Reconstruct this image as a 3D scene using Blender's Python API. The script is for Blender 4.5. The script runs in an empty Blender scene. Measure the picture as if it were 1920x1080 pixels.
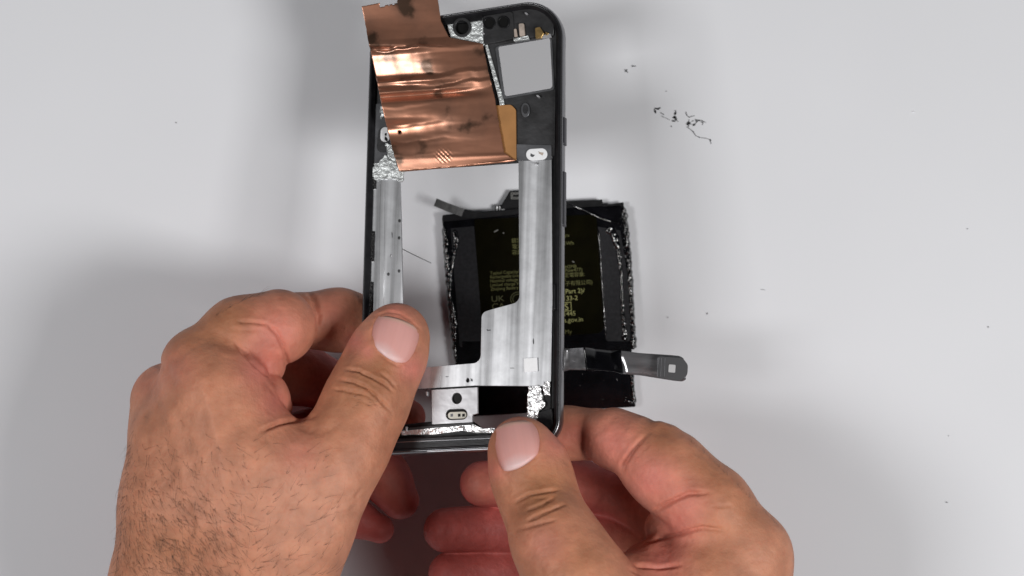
import bpy, bmesh, math, random
import numpy as np
from mathutils import Vector, Matrix, noise
from mathutils.bvhtree import BVHTree

random.seed(7); rng = np.random.default_rng(7)
S = 0.001                       # everything below is laid out in millimetres
CAM_H, FPX = 800.0, 3700.0      # camera height over the table, focal length in photo pixels
sc = bpy.context.scene
COL = sc.collection

# ------------------------------------------------------------------ camera, world, lights, exposure
cam = bpy.data.cameras.new('camera'); camo = bpy.data.objects.new('camera', cam); COL.objects.link(camo)
camo.location = (0, 0, CAM_H*S); camo.rotation_euler = (0, 0, 0)
cam.sensor_width = 36; cam.lens = 36*FPX/1920; cam.clip_start = 0.01; cam.clip_end = 20
cam.dof.use_dof = True; cam.dof.focus_distance = 0.722; cam.dof.aperture_fstop = 13
sc.camera = camo
w = bpy.data.worlds.new('World'); sc.world = w; w.use_nodes = True
w.node_tree.nodes['Background'].inputs[0].default_value = (0.95, 0.97, 1, 1)
w.node_tree.nodes['Background'].inputs[1].default_value = 0.012

def area(name, loc, size, power, target=(0, 0, 0), size_y=None, col=(1, 1, 1)):
    l = bpy.data.lights.new(name, 'AREA'); l.shape = 'RECTANGLE'; l.size = size; l.size_y = size_y or size
    l.energy = power; l.color = col
    o = bpy.data.objects.new(name, l); COL.objects.link(o); o.location = loc
    o.rotation_euler = (Vector(target)-Vector(loc)).to_track_quat('-Z', 'Y').to_euler()
    return o
area('softbox_right', (0.63, -0.20, 0.92), 0.25, 8.1, (0, 0, 0), 0.36, (1, 0.985, 0.97))
area('softbox_left', (-0.60, -0.08, 0.92), 0.28, 5.6, (0, 0, 0), 0.34, (1, 0.99, 0.985))
vs = sc.view_settings; vs.view_transform = 'Standard'; vs.look = 'None'; vs.exposure = 0; vs.gamma = 1
sc.render.engine = 'CYCLES'; sc.cycles.use_denoising = True; sc.cycles.max_bounces = 8
sc.cycles.sample_clamp_indirect = 6

# ------------------------------------------------------------------ helpers
def P(px, py, z=0.0):
    """photo pixel + height over the table -> table coordinates in mm"""
    d = (CAM_H-z)/FPX
    return np.array([(px-960)*d, -(py-540)*d, z])
def tag(o, label=None, cat=None, group=None, kind=None):
    if label: o['label'] = label
    if cat: o['category'] = cat
    if group: o['group'] = group
    if kind: o['kind'] = kind
    return o
def empty(name, loc, label, cat, group=None):
    o = bpy.data.objects.new(name, None); COL.objects.link(o); o.location = Vector(loc)*S
    o.empty_display_size = 0.01
    return tag(o, label, cat, group)
def mesh_obj(name, verts, faces, m, parent=None, smooth=False, org=(0, 0, 0)):
    me = bpy.data.meshes.new(name)
    vv = (np.asarray(verts, dtype=float)-np.asarray(org, dtype=float))*S
    me.from_pydata([tuple(v) for v in vv], [], [tuple(f) for f in faces]); me.update()
    if smooth: me.polygons.foreach_set('use_smooth', [True]*len(me.polygons))
    if m: me.materials.append(m)
    o = bpy.data.objects.new(name, me); COL.objects.link(o)
    if parent: o.parent = parent
    return o

# ---- materials
def nt(name):
    m = bpy.data.materials.new(name); m.use_nodes = True
    n = m.node_tree.nodes; l = m.node_tree.links; return m, n, l, n['Principled BSDF']
def mat(name, col, rough=0.5, metal=0.0, var=0.0, vscale=(1, 1, 1), vfreq=200.0, bump=0.0, bfreq=800.0, bscale=(1, 1, 1),
        rvar=0.0, spec=0.5, coat=0.0, bdist=0.0003, detail=4.0):
    m, n, l, b = nt(name)
    b.inputs['Roughness'].default_value = rough; b.inputs['Metallic'].default_value = metal
    b.inputs['Specular IOR Level'].default_value = spec
    b.inputs['Coat Weight'].default_value = coat; b.inputs['Coat Roughness'].default_value = 0.08
    c = (*col, 1); b.inputs['Base Color'].default_value = c
    tc = n.new('ShaderNodeTexCoord')
    def nz(scale, freq, det):
        mp = n.new('ShaderNodeMapping'); mp.inputs['Scale'].default_value = scale; l.new(tc.outputs['Object'], mp.inputs[0])
        t = n.new('ShaderNodeTexNoise'); t.inputs['Scale'].default_value = freq; t.inputs['Detail'].default_value = det
        l.new(mp.outputs[0], t.inputs['Vector']); return t
    if var or rvar:
        t = nz(vscale, vfreq, detail)
        if var:
            r = n.new('ShaderNodeMapRange'); r.inputs[1].default_value = 0.3; r.inputs[2].default_value = 0.7
            r.inputs[3].default_value = 1-var; r.inputs[4].default_value = 1+var; l.new(t.outputs['Fac'], r.inputs[0])
            mx = n.new('ShaderNodeVectorMath'); mx.operation = 'SCALE'; mx.inputs[0].default_value = col
            l.new(r.outputs[0], mx.inputs['Scale']); l.new(mx.outputs[0], b.inputs['Base Color'])
        if rvar:
            r = n.new('ShaderNodeMapRange'); r.inputs[1].default_value = 0.3; r.inputs[2].default_value = 0.7
            r.inputs[3].default_value = max(0.02, rough-rvar); r.inputs[4].default_value = rough+rvar
            l.new(t.outputs['Fac'], r.inputs[0]); l.new(r.outputs[0], b.inputs['Roughness'])
    if bump:
        t = nz(bscale, bfreq, 5.0); bp = n.new('ShaderNodeBump'); bp.inputs['Strength'].default_value = bump
        bp.inputs['Distance'].default_value = bdist
        l.new(t.outputs['Fac'], bp.inputs['Height']); l.new(bp.outputs[0], b.inputs['Normal'])
    return m
M = {}
M['table'] = mat('white_table', (0.71, 0.72, 0.75), 0.55, var=0.015, vfreq=9, bump=0.04, bfreq=900, spec=0.25)
M['silver'] = mat('machined_aluminium', (0.56, 0.57, 0.59), 0.31, 0.68, var=0.36, vscale=(1, 0.03, 1), vfreq=210, bump=0.35,
                  bfreq=420, bscale=(1, 0.02, 1), rvar=0.08, bdist=0.00012, detail=3)
_n, _l = M['silver'].node_tree.nodes, M['silver'].node_tree.links       # blotchy handling marks over the machining streaks
_b = _n['Principled BSDF']; _src = _b.inputs['Base Color'].links[0].from_socket
_t = _n.new('ShaderNodeTexNoise'); _t.inputs['Scale'].default_value = 170; _t.inputs['Detail'].default_value = 7; _t.inputs['Roughness'].default_value = 0.65
_c = _n.new('ShaderNodeTexCoord'); _l.new(_c.outputs['Object'], _t.inputs['Vector'])
_r = _n.new('ShaderNodeMapRange'); _r.inputs[1].default_value = 0.35; _r.inputs[2].default_value = 0.65; _r.inputs[3].default_value = 0.86; _r.inputs[4].default_value = 1.06
_l.new(_t.outputs['Fac'], _r.inputs[0]); _m = _n.new('ShaderNodeVectorMath'); _m.operation = 'SCALE'; _l.new(_src, _m.inputs[0]); _l.new(_r.outputs[0], _m.inputs['Scale']); _l.new(_m.outputs[0], _b.inputs['Base Color'])
M['frosted'] = mat('torn_foil_residue', (0.62, 0.65, 0.65), 0.35, 0.5, var=0.3, vfreq=500, bump=0.9, bfreq=500, bdist=0.0012)
M['bright'] = mat('bright_metal', (0.50, 0.50, 0.52), 0.36, 0.55, var=0.14, vfreq=150, bump=0.25, bfreq=350, bdist=0.0003)
M['crumpled'] = mat('crumpled_silver', (0.78, 0.78, 0.79), 0.25, 0.75, var=0.15, vfreq=500, bump=0.9, bfreq=420, bdist=0.001)
M['rail'] = mat('graphite_rail', (0.20, 0.20, 0.21), 0.27, 0.9, var=0.08, vscale=(1, 0.1, 1), vfreq=200)
M['raildark'] = mat('dark_rail', (0.014, 0.014, 0.016), 0.3, 0.15, spec=0.3, var=0.3, vfreq=300, bump=0.15, bfreq=900)
M['button'] = mat('dark_button', (0.06, 0.06, 0.068), 0.35, 0.6)
M['blackplastic'] = mat('black_plastic', (0.007, 0.007, 0.008), 0.38, spec=0.22, var=0.4, vfreq=300, bump=0.25, bfreq=700)
M['gasket'] = mat('black_gasket', (0.008, 0.008, 0.009), 0.3, bump=1.0, bfreq=1300, bdist=0.0012, var=0.5, vfreq=900)
M['darkplate'] = mat('dark_plate', (0.036, 0.036, 0.038), 0.42, 0.35, var=0.45, vfreq=130, bump=0.3, bfreq=500)
M['greyplate'] = mat('grey_plate', (0.11, 0.112, 0.12), 0.4, 0.5, var=0.3, vfreq=150, bump=0.2, bfreq=400)
M['hole'] = mat('deep_black', (0.003, 0.003, 0.003), 0.5, spec=0.2)
M['white'] = mat('white_pad', (0.86, 0.87, 0.89), 0.5, var=0.03, vfreq=800)
M['cream'] = mat('cream_connector', (0.72, 0.71, 0.62), 0.45)
M['gold'] = mat('gold_contact', (0.45, 0.30, 0.12), 0.35, 0.8, var=0.3, vfreq=600)
M['duller'] = mat('dull_grey_contact', (0.42, 0.42, 0.43), 0.45)
M['tan'] = mat('tan_component', (0.42, 0.35, 0.30), 0.5, var=0.3, vfreq=400)
M['kapton'] = mat('orange_film', (0.47, 0.23, 0.085), 0.35, 0.25, var=0.12, vfreq=120, bump=0.2, bfreq=150, coat=0.2)
M['battery'] = mat('battery_black', (0.003, 0.003, 0.004), 0.16, bump=0.12, bfreq=200, var=0.5, vfreq=200, bdist=0.0003, spec=0.3)
M['wing'] = mat('wing_film', (0.012, 0.012, 0.014), 0.42, bump=0.2, bfreq=900, var=0.35, vfreq=700, spec=0.2)
M['label'] = mat('battery_label', (0.0032, 0.0028, 0.0006), 0.3, var=0.3, vfreq=150, spec=0.05)
M['glue'] = mat('black_glue', (0.003, 0.003, 0.004), 0.07, bump=0.25, bfreq=500, bdist=0.0004, spec=0.9, coat=1.0)
M['print'] = mat('olive_print', (0.26, 0.26, 0.09), 0.6)
M['printdim'] = mat('olive_print_faint', (0.085, 0.085, 0.014), 0.6)
M['printfaint'] = mat('olive_print_darkest', (0.05, 0.05, 0.009), 0.6)
M['printgrey'] = mat('grey_print', (0.20, 0.20, 0.19), 0.6)
M['flex'] = mat('ribbon_film', (0.20, 0.20, 0.21), 0.22, 0.6, var=0.3, vscale=(0.15, 1, 1), vfreq=300, rvar=0.08)
M['flexend'] = mat('ribbon_end', (0.08, 0.08, 0.085), 0.32, 0.4)
M['debris'] = mat('black_debris', (0.010, 0.010, 0.011), 0.45)
M['hair'] = mat('dark_hair', (0.10, 0.055, 0.035), 0.5)
M['nail'] = None

# ---- 2-D outlines
def rp(pts, seg=6):
    """polygon with rounded corners: (x, y) or (x, y, radius)"""
    out = []; N = len(pts)
    for i, p in enumerate(pts):
        x, y = p[0], p[1]; r = p[2] if len(p) > 2 else 0
        if r <= 0: out.append((x, y)); continue
        a = np.array(pts[i-1][:2], float)-(x, y); b = np.array(pts[(i+1) % N][:2], float)-(x, y)
        la, lb = np.linalg.norm(a), np.linalg.norm(b); a /= la; b /= lb
        ang = math.acos(max(-1, min(1, a @ b)))
        t = min(r/math.tan(ang/2), 0.48*la, 0.48*lb); r2 = t*math.tan(ang/2)
        c = np.array((x, y))+(a+b)/np.linalg.norm(a+b)*(r2/math.sin(ang/2))
        s0 = np.array((x, y))+a*t-c; s1 = np.array((x, y))+b*t-c
        a0 = math.atan2(s0[1], s0[0]); a1 = math.atan2(s1[1], s1[0]); da = (a1-a0+math.pi) % (2*math.pi)-math.pi
        for k in range(seg+1):
            q = a0+da*k/seg; out.append((c[0]+r2*math.cos(q), c[1]+r2*math.sin(q)))
    return out
def oval(cx, cy, rx, ry, rot=0, n=20):
    c, s = math.cos(rot), math.sin(rot)
    return [(cx+rx*math.cos(t)*c-ry*math.sin(t)*s, cy+rx*math.cos(t)*s+ry*math.sin(t)*c) for t in [2*math.pi*k/n for k in range(n)]]
def stadium(cx, cy, hw, hh, rot=0):
    r = min(hw, hh); c, s = math.cos(rot), math.sin(rot)
    return [(cx+x*c-y*s, cy+x*s+y*c) for x, y in rp([(-hw, -hh, r), (hw, -hh, r), (hw, hh, r), (-hw, hh, r)])]
def jag(pts, amp, step=4.0, seed=1):
    """ragged version of a polygon in pixels"""
    r = random.Random(seed); out = []; N = len(pts)
    for i in range(N):
        a = np.array(pts[i][:2], float); b = np.array(pts[(i+1) % N][:2], float); n = max(1, int(np.linalg.norm(b-a)/step))
        for k in range(n):
            q = a+(b-a)*k/n; out.append((q[0]+r.uniform(-amp, amp), q[1]+r.uniform(-amp, amp)))
    return out
def slab(name, loops, z0, z1, m, parent, bevel=0.08):
    """flat piece: loops in mm (first outer, then holes), from height z0 to z1"""
    cu = bpy.data.curves.new(name, 'CURVE'); cu.dimensions = '2D'; cu.fill_mode = 'BOTH'
    bevel = min(bevel, (z1-z0)*0.45)
    cu.extrude = ((z1-z0)/2-bevel)*S; cu.bevel_depth = bevel*S; cu.bevel_resolution = 1; cu.offset = -bevel*S
    for lp in loops:
        sp = cu.splines.new('POLY'); sp.points.add(len(lp)-1); sp.use_cyclic_u = True
        sp.points.foreach_set('co', np.array([(x*S, y*S, 0, 1) for x, y in lp], dtype=np.float32).ravel())
    t = bpy.data.objects.new('tmp', cu); COL.objects.link(t)
    dg = bpy.context.evaluated_depsgraph_get()
    me = bpy.data.meshes.new_from_object(t.evaluated_get(dg)); me.name = name
    me.transform(Matrix.Translation((0, 0, (z0+z1)/2*S)))
    bpy.data.objects.remove(t); bpy.data.curves.remove(cu)
    me.materials.clear(); me.materials.append(m)
    o = bpy.data.objects.new(name, me); COL.objects.link(o)
    if parent: o.parent = parent
    return o
def tube(name, pts, r, m, parent=None, org=(0, 0, 0), n=5, taper=True):
    pts = [np.asarray(p, float) for p in pts]; V = []; Fc = []
    for i, p in enumerate(pts):
        d = pts[min(i+1, len(pts)-1)]-pts[max(i-1, 0)]; d /= (np.linalg.norm(d)+1e-9)
        a = np.cross(d, (0.13, 0.2, 1)); a /= np.linalg.norm(a)+1e-9; b = np.cross(d, a)
        rr = r[i] if hasattr(r, '__len__') else r
        for k in range(n):
            q = 2*math.pi*k/n; V.append(p+rr*(a*math.cos(q)+b*math.sin(q)))
    for i in range(len(pts)-1):
        for k in range(n):
            Fc.append((i*n+k, i*n+(k+1) % n, (i+1)*n+(k+1) % n, (i+1)*n+k))
    Fc.append(tuple(range(n))[::-1]); Fc.append(tuple((len(pts)-1)*n+k for k in range(n)))
    return mesh_obj(name, V, Fc, m, parent, True, org)
def nz(x, y, z=0.0, o=3):
    return noise.fractal(Vector((x, y, z)), 1.0, 2.0, o)

# ------------------------------------------------------------------ the table
tb = mesh_obj('table_top', [(-1500, -1500, 0), (1500, -1500, 0), (1500, 1500, 0), (-1500, 1500, 0)], [(0, 1, 2, 3)], M['table'])
tag(tb, 'plain matt white table top under everything', 'table', kind='structure')

# ------------------------------------------------------------------ battery on the table
B0 = P(1010, 580, 0)
bat = empty('battery', B0, 'black phone battery with olive printed label and gluey edges lying flat on the table', 'battery')
def bl(pts, z): return [tuple((P(x, y, z)-B0)[:2]) for x, y in pts]
def bslab(name, px, z0, z1, m, parent=bat, bevel=0.1, holes=()):
    return slab(name, [bl(px, z1)]+[bl(h, z1) for h in holes], z0, z1, m, parent, bevel)
bslab('cell', rp([(828, 404, 6), (1166, 384, 5), (1192, 763, 3), (868, 782, 4)]), 0.02, 4.2, M['battery'], bevel=0.5)
# side films (matt) either side of the label and the glossy lower end
bslab('side_film', rp([(845, 428), (889, 424), (906, 640, 4), (862, 652, 4)]), 4.2, 4.34, M['wing'])
bslab('side_film', rp([(1121, 425), (1163, 432), (1183, 560), (1182, 640, 6), (1136, 640, 6)]), 4.2, 4.34, M['wing'])
# label
lab = bslab('label', rp([(889, 411, 3), (1118, 402, 3), (1133, 624, 14), (905, 640, 6)]), 4.2, 4.40, M['label'])
bslab('wrap_edge', rp([(828, 403, 4), (1000, 389, 2), (1000, 399, 2), (832, 416, 4)]), 4.2, 4.75, M['blackplastic'], bevel=0.2)
bslab('wrap_edge', rp([(866, 640, 3), (1184, 640, 3), (1191, 655, 2), (868, 662, 2)]), 4.2, 4.46, M['battery'], bevel=0.1)
# top films and connector tab
bslab('top_film', rp([(1040, 378, 1), (1129, 374, 1), (1132, 390), (1040, 400)]), 3.2, 3.6, M['blackplastic'], bevel=0.05)
bslab('top_film', rp([(1128, 385, 1), (1169, 379, 1), (1171, 397), (1128, 400)]), 2.8, 3.1, M['blackplastic'], bevel=0.05)
tabp = bslab('connector_tab', rp([(927, 402), (928, 386, 1), (940, 384), (956, 358, 1), (1010, 356, 1), (1022, 384), (1022, 400)]), 2.2, 2.5, M['blackplastic'], bevel=0.05)
def frame_rect(cx, cy, hw, hh, t, rot=0):
    c, s = math.cos(rot), math.sin(rot)
    f = lambda a, b: [(cx+x*c-y*s, cy+x*s+y*c) for x, y in ((-a, -b), (a, -b), (a, b), (-a, b))]
    return f(hw, hh), f(hw-t, hh-t)
o1, i1 = frame_rect(972, 367, 14, 6, 1.1, -0.03)
bslab('outline_print', o1, 2.5, 2.53, M['printgrey'], tabp, 0.005, [i1])
o1, i1 = frame_rect(972, 367, 11.5, 3.6, 1.0, -0.03)
bslab('outline_print', o1, 2.5, 2.53, M['printgrey'], tabp, 0.005, [i1])
for x, y, a, b in ((932, 389, 1.6, 2.4), (932, 394, 1.8, 1.8), (937, 391, 0.8, 4.5), (943, 393, 3.4, 1.2)):
    bslab('solder_pad', rp([(x-a, y-b), (x+a, y-b), (x+a, y+b), (x-a, y+b)]), 2.5, 2.62, M['white'], tabp, 0.03)
# black pull strip that sticks up at the top left corner
pts = [P(816, 379, 9), P(840, 389, 7), P(868, 399, 5), P(900, 404, 4.5)]
V = []; Fc = []
for i, p in enumerate(pts):
    wv = np.array([0.6, 1.5, 0])
    for sgn in (-1, 1):
        for dz in (-0.15, 0.15): V.append(p+sgn*wv*(1 if i < 3 else 0.8)+np.array([0, 0, dz]))
for i in range(len(pts)-1):
    a = 4*i; b = a+4
    Fc += [(a, a+2, b+2, b), (a+1, b+1, b+3, a+3), (a, b, b+1, a+1), (a+2, a+3, b+3, b+2)]
Fc += [(0, 1, 3, 2), (12, 14, 15, 13)]
mesh_obj('pull_strip', V, Fc, M['blackplastic'], bat, False, B0)
# glossy glue smeared along the edges
def glue(name, line, width, hgt, z, seed, m=M['glue'], parent=bat, org=B0, step=1.2):
    """uneven bead along a pixel polyline; width in px is a list"""
    pl = np.array(line, float); seg = np.linalg.norm(np.diff(pl, axis=0), axis=1); cum = np.r_[0, np.cumsum(seg)]
    n = max(6, int(cum[-1]/step)); V = []; Fc = []; nw = 7
    for i in range(n+1):
        s = cum[-1]*i/n; x = np.interp(s, cum, pl[:, 0]); y = np.interp(s, cum, pl[:, 1]); wd = np.interp(s, cum, width)
        d = np.array([np.interp(s+2, cum, pl[:, 0])-np.interp(s-2, cum, pl[:, 0]), np.interp(s+2, cum, pl[:, 1])-np.interp(s-2, cum, pl[:, 1])])
        d /= np.linalg.norm(d)+1e-9; nr = np.array([-d[1], d[0]])
        wl = wd*(1+0.45*nz(s*0.09, seed, 0)); wr = wd*(1+0.45*nz(s*0.09, seed+9, 0))
        e = min(1, i/3, (n-i)/3)
        for k in range(nw):
            t = -1+2*k/(nw-1); off = (wl if t < 0 else wr)*t*max(e, .25)
            q = P(x+nr[0]*off, y+nr[1]*off, z)
            hh = hgt*(1-t*t)*e*(0.65+0.7*nz(s*0.16, k*0.5, seed)) + 0.25*hgt*e*nz(s*0.5, k*0.9, seed+4)*(1-t*t)
            V.append(q+np.array([0, 0, max(hh, -0.05) if abs(t) < .99 else -0.3]))
    for i in range(n):
        for k in range(nw-1):
            a = i*nw+k; Fc.append((a, a+nw, a+nw+1, a+1))
    return mesh_obj(name, V, Fc, m, parent, True, org)
glue('adhesive_bead', [(833, 425), (838, 480), (843, 560), (850, 630), (858, 700)], [5, 6, 5, 5, 3], 1.4, 4.1, 1)
glue('adhesive_bead', [(853, 430), (855, 455), (848, 500), (843, 545)], [6, 6, 3.5, 3], 0.9, 4.34, 2)
glue('adhesive_bead', [(1170, 388), (1175, 440), (1181, 520), (1185, 600), (1187, 655)], [3.5, 5.5, 6, 5.5, 7], 1.5, 3.9, 3)
glue('adhesive_bead', [(1140, 425), (1152, 440), (1160, 470), (1165, 520), (1167, 575), (1172, 640)], [9, 9, 6, 4, 4, 7], 1.0, 4.34, 4)
glue('adhesive_bead', [(1184, 700), (1187, 735), (1189, 758)], [4, 4, 4], 0.9, 4.2, 5)
glue('adhesive_bead', [(1170, 748), (1180, 752), (1187, 757)], [4, 5, 4], 0.8, 4.2, 6)
glue('adhesive_bead', [(1122, 430), (1126, 480), (1131, 560), (1136, 630)], [2.2, 1.6, 1.5, 1.5], 0.35, 4.36, 7)
glue('adhesive_bead', [(846, 560), (853, 600), (853, 640)], [4, 5, 3], 0.6, 4.34, 8)
tube('adhesive_thread', [P(1060, 379, 14), P(1095, 395, 8), P(1130, 411, 5.5), P(1178, 424, 4.5)], 0.28, M['glue'], bat, B0)
tube('adhesive_thread', [P(1178+6*math.cos(t), 475-6*math.sin(t), 1.5+t*0.3) for t in np.linspace(-1.9, 1.9, 12)], 0.13, M['debris'], bat, B0)
tube('adhesive_thread', [P(1174+3*math.cos(t), 405-5*math.sin(t), 2+t*0.3) for t in np.linspace(-1.6, 1.6, 9)], 0.2, M['debris'], bat, B0)
for k in range(46):     # glue crumbs over the lower end and the right film
    if k < 22: x, y = random.uniform(1060, 1186), random.uniform(660, 760)
    elif k < 36: x, y = random.gauss(1150, 12), random.gauss(440, 18)
    else: x, y = random.gauss(852, 6), random.uniform(570, 672)
    r = random.uniform(0.6, 1.6); c = P(x, y, 4.35)
    q = [(c[0]+r*0.2*math.cos(a)*random.uniform(.6, 1.3), c[1]+r*0.2*math.sin(a)*random.uniform(.6, 1.3), 4.25) for a in np.linspace(0, 5.2, 6)]
    mesh_obj('glue_crumb', q+[(c[0], c[1], 4.35+r*0.13)], [(i, (i+1) % 6, 6) for i in range(6)], M['glue'], bat, True, B0)
# print on the label
ROT = 0.062
def text(s, px, py, hpx, m, parent=lab, bold=0.0, wfac=1.0, z=4.40):
    cu = bpy.data.curves.new('t', 'FONT'); cu.body = s; cu.size = hpx/0.72*(CAM_H-z)/FPX*S
    cu.extrude = 0.00001; cu.offset = bold*S
    t = bpy.data.objects.new('t', cu); COL.objects.link(t)
    me = bpy.data.meshes.new_from_object(t.evaluated_get(bpy.context.evaluated_depsgraph_get())); me.name = 'printed_text'
    bpy.data.objects.remove(t); bpy.data.curves.remove(cu)
    p = P(px, py, z)-B0
    me.transform(Matrix.Translation(Vector((p[0], p[1], z+0.012))*S) @ Matrix.Rotation(ROT, 4, 'Z') @ Matrix.Diagonal((wfac, 1, 1, 1)))
    me.materials.clear(); me.materials.append(m)
    o = bpy.data.objects.new('printed_text', me); COL.objects.link(o); o.parent = parent
    return o
for s, x, y, h, m, wf in (
        ('Typical Capacity/', 919, 515, 6.0, 'printdim', .95), ('Rechargeable Li-ion', 919, 522.5, 6.0, 'printdim', .9),
        ('Nominal voltage:', 919, 530, 6.0, 'printdim', .95), ('Limited charge V', 919, 537.5, 6.0, 'printdim', .95),
        ('Zhejiang Battery', 920, 545, 6.0, 'printdim', .95),
        ('UK', 921, 566, 11, 'printfaint', 1.2), ('CA', 922, 580, 11, 'printfaint', 1.2),
        ('額定', 959, 455, 7, 'printdim', 1), ('電池', 960, 466, 7, 'printdim', 1), ('容量', 960, 477, 7, 'printdim', 1),
        ('3.89V=', 1040, 447, 7, 'printdim', 1), ('19.61Wh', 1040, 461, 7, 'printdim', 1),
        ('2BH2MB', 1050, 504, 6.2, 'printdim', 1), ('型:(HCPow477)', 1032, 512, 6.6, 'printdim', 1),
        ('型定電容量:', 1049, 520, 6.6, 'printdim', 1), ('AE', 1053, 527, 5, 'printdim', 1),
        ('電子有限公司)', 1050, 536, 7, 'printdim', 1),
        ('16046 (Part 2)/', 1023, 553, 8.8, 'print', .98), ('IEC 62133-2', 1022, 566, 8.8, 'print', 1.0),
        ('R-41251445', 1021, 595, 8.6, 'print', 1.0), ('www.bis.gov.in', 1020, 607, 8.8, 'print', 1.0),
        ('My', 1059, 626, 8, 'printdim', 1)):
    text(s, x, y, h, M[m], wfac=wf)
def ring_px(cx, cy, r, t): return [oval(cx, cy, r, r, 0, 28), oval(cx, cy, r-t, r-t, 0, 28)]
for r, t in ((14, 1.2), (10, 1.2)):
    a, b = ring_px(971, 561, r, t); slab('printed_ring', [bl(a, 4.4), bl(b, 4.4)], 4.40, 4.43, M['printfaint'], lab, 0.005)
o1, i1 = frame_rect(1063, 575, 8.5, 8.5, 1.1, -ROT)
bslab('printed_frame', o1, 4.40, 4.43, M['print'], lab, 0.005, [i1])
text('S', 1058.5, 581.5, 12.5, M['print'])
for x, y, a, b, r in ((930, 433, 5, 1, -.5), (944, 437, 1.4, 1, 0), (1075, 491, 3, .7, .5), (1040, 630, 9, 2, -.1)):
    bslab('scuff', oval(x, y, a, b, r, 8), 4.40, 4.43, M['printgrey'], lab, 0.005)

# ------------------------------------------------------------------ phone frame, tilted above the table
Z0 = 68.0; GX, GY = math.tan(math.radians(13)), -math.tan(math.radians(9))
C0 = P(868, 425, Z0)
PN = np.array([-GX, -GY, 1.0]); PN /= np.linalg.norm(PN)
PU = np.array([1, 0, GX]); PU /= np.linalg.norm(PU); PV = np.cross(PN, PU)
def PX(px, py, h=0.0):
    """point at height h over the frame's plane that shows at a photo pixel"""
    o = np.array([0, 0, CAM_H]); d = np.array([(px-960)/FPX, -(py-540)/FPX, -1.0])
    return o+d*((h-(o-C0) @ PN)/(d @ PN))
def L(px, py, h=0.0):
    q = PX(px, py, h)-C0; return (q @ PU, q @ PV)
def zpl(px, py): return PX(px, py, 0)[2]
phone = empty('phone_frame', C0, 'stripped phone midframe with silver plates and dark rounded rail held in both hands', 'phone frame')
phone.rotation_euler = Matrix((PU, PV, PN)).transposed().to_euler()
def pl(pts, h): return [L(p[0], p[1], h) for p in pts]
def pslab(name, px, h0, h1, m, parent=phone, holes=(), bevel=0.08):
    return slab(name, [pl(px, h1)]+[pl(q, h1) for q in holes], h0, h1, m, parent, bevel)

# rail: swept profile round the outline
OUT = rp([(693, 47, 62), (1058, -9, 66), (1053, 838, 56), (669, 856, 52)], 12)
def dense(lp, step=0.6):
    out = []
    for i in range(len(lp)):
        a = np.array(lp[i]); b = np.array(lp[(i+1) % len(lp)]); n = max(1, int(np.linalg.norm(b-a)/step))
        out += [a+(b-a)*k/n for k in range(n)]
    return np.array(out)
loop = dense(pl(OUT, 0.0))
if np.sum(loop[:, 0]*np.roll(loop[:, 1], -1)-np.roll(loop[:, 0], -1)*loop[:, 1]) < 0: loop = loop[::-1]
tan_ = np.roll(loop, -5, 0)-np.roll(loop, 5, 0); tan_ /= np.linalg.norm(tan_, axis=1)[:, None]
inw = np.stack([-tan_[:, 1], tan_[:, 0]], 1)
def sweep(name, prof, m, parent=phone, closed=True, wob=0.0, idx=None):
    ids = list(range(len(loop))) if idx is None else idx
    V = []; Fc = []; K = len(prof)
    for i in ids:
        for k, (ins, h) in enumerate(prof):
            q = loop[i]+inw[i]*(ins+wob*nz(i*0.3, k*1.7, 3)); V.append((q[0], q[1], h+wob*nz(i*0.4, k*2.1, 8)))
    n = len(ids); full = idx is None
    for i in range(n if full else n-1):
        for k in range(K if closed else K-1):
            a = i*K+k; b = i*K+(k+1) % K; c = ((i+1) % n)*K+(k+1) % K; d = ((i+1) % n)*K+k
            Fc.append((a, d, c, b))
    if not full: Fc += [tuple(range(K)), tuple((n-1)*K+k for k in range(K))[::-1]]
    return mesh_obj(name, V, Fc, m, parent, True)
arc = [(1.05-1.05*math.cos(a)*1.0, -2.6+3.3*math.sin(a)) for a in np.linspace(-1.45, 1.45, 11)]
rail = sweep('outer_rail', arc+[(1.25, 0.62), (1.25, -5.9)], M['rail'])
sweep('rail_lip', [(1.2, 0.5), (1.25, 0.95), (1.6, 1.05), (2.0, 0.9), (2.15, 0.2), (2.9, 0.1), (3.1, -1.4), (3.1, -4.5), (1.2, -4.5)], M['raildark'])
def seg_idx(y0, y1, side):
    """outline samples on one side between photo rows"""
    a = [L(680 if side < 0 else 1056, y, 0)[1] for y in (y0, y1)]
    ids = [i for i in range(len(loop)) if min(a) <= loop[i][1] <= max(a) and loop[i][0]*side > 25 and abs(inw[i][0]) > .8]
    return sorted(ids)
def runs(ids):
    out = [[ids[0]]]
    for i in ids[1:]:
        if i-out[-1][-1] > 1: out.append([])
        out[-1].append(i)
    return max(out, key=len)
def railpiece(name, y0, y1, side, prof, m, wob=0.0):
    ids = runs(seg_idx(y0, y1, side))
    return sweep(name, prof, m, phone, True, wob, ids)
butt = [(-0.45, -3.9), (-0.55, -2.6), (-0.25, -1.2), (0.1, -0.5), (1.0, -0.5), (1.0, -4.2)]
railpiece('side_button', 318, 424, 1, butt, M['button'])
railpiece('side_button', 216, 272, 1, butt, M['button'])
band = [(-0.03, -3.0), (0.25, -0.9), (0.75, 0.45), (1.2, 0.8), (1.35, -0.2), (1.3, -4.9), (0.5, -4.9)]
for y0, y1, s in ((196, 203, 1), (655, 662, 1), (205, 212, -1), (756, 763, 1)):
    railpiece('antenna_band', y0, y1, s, band, M['blackplastic'])
gk = [(2.2, -0.9), (2.25, -0.2), (3.3, 0.0), (4.1, -0.3), (4.15, -1.3)]
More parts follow.
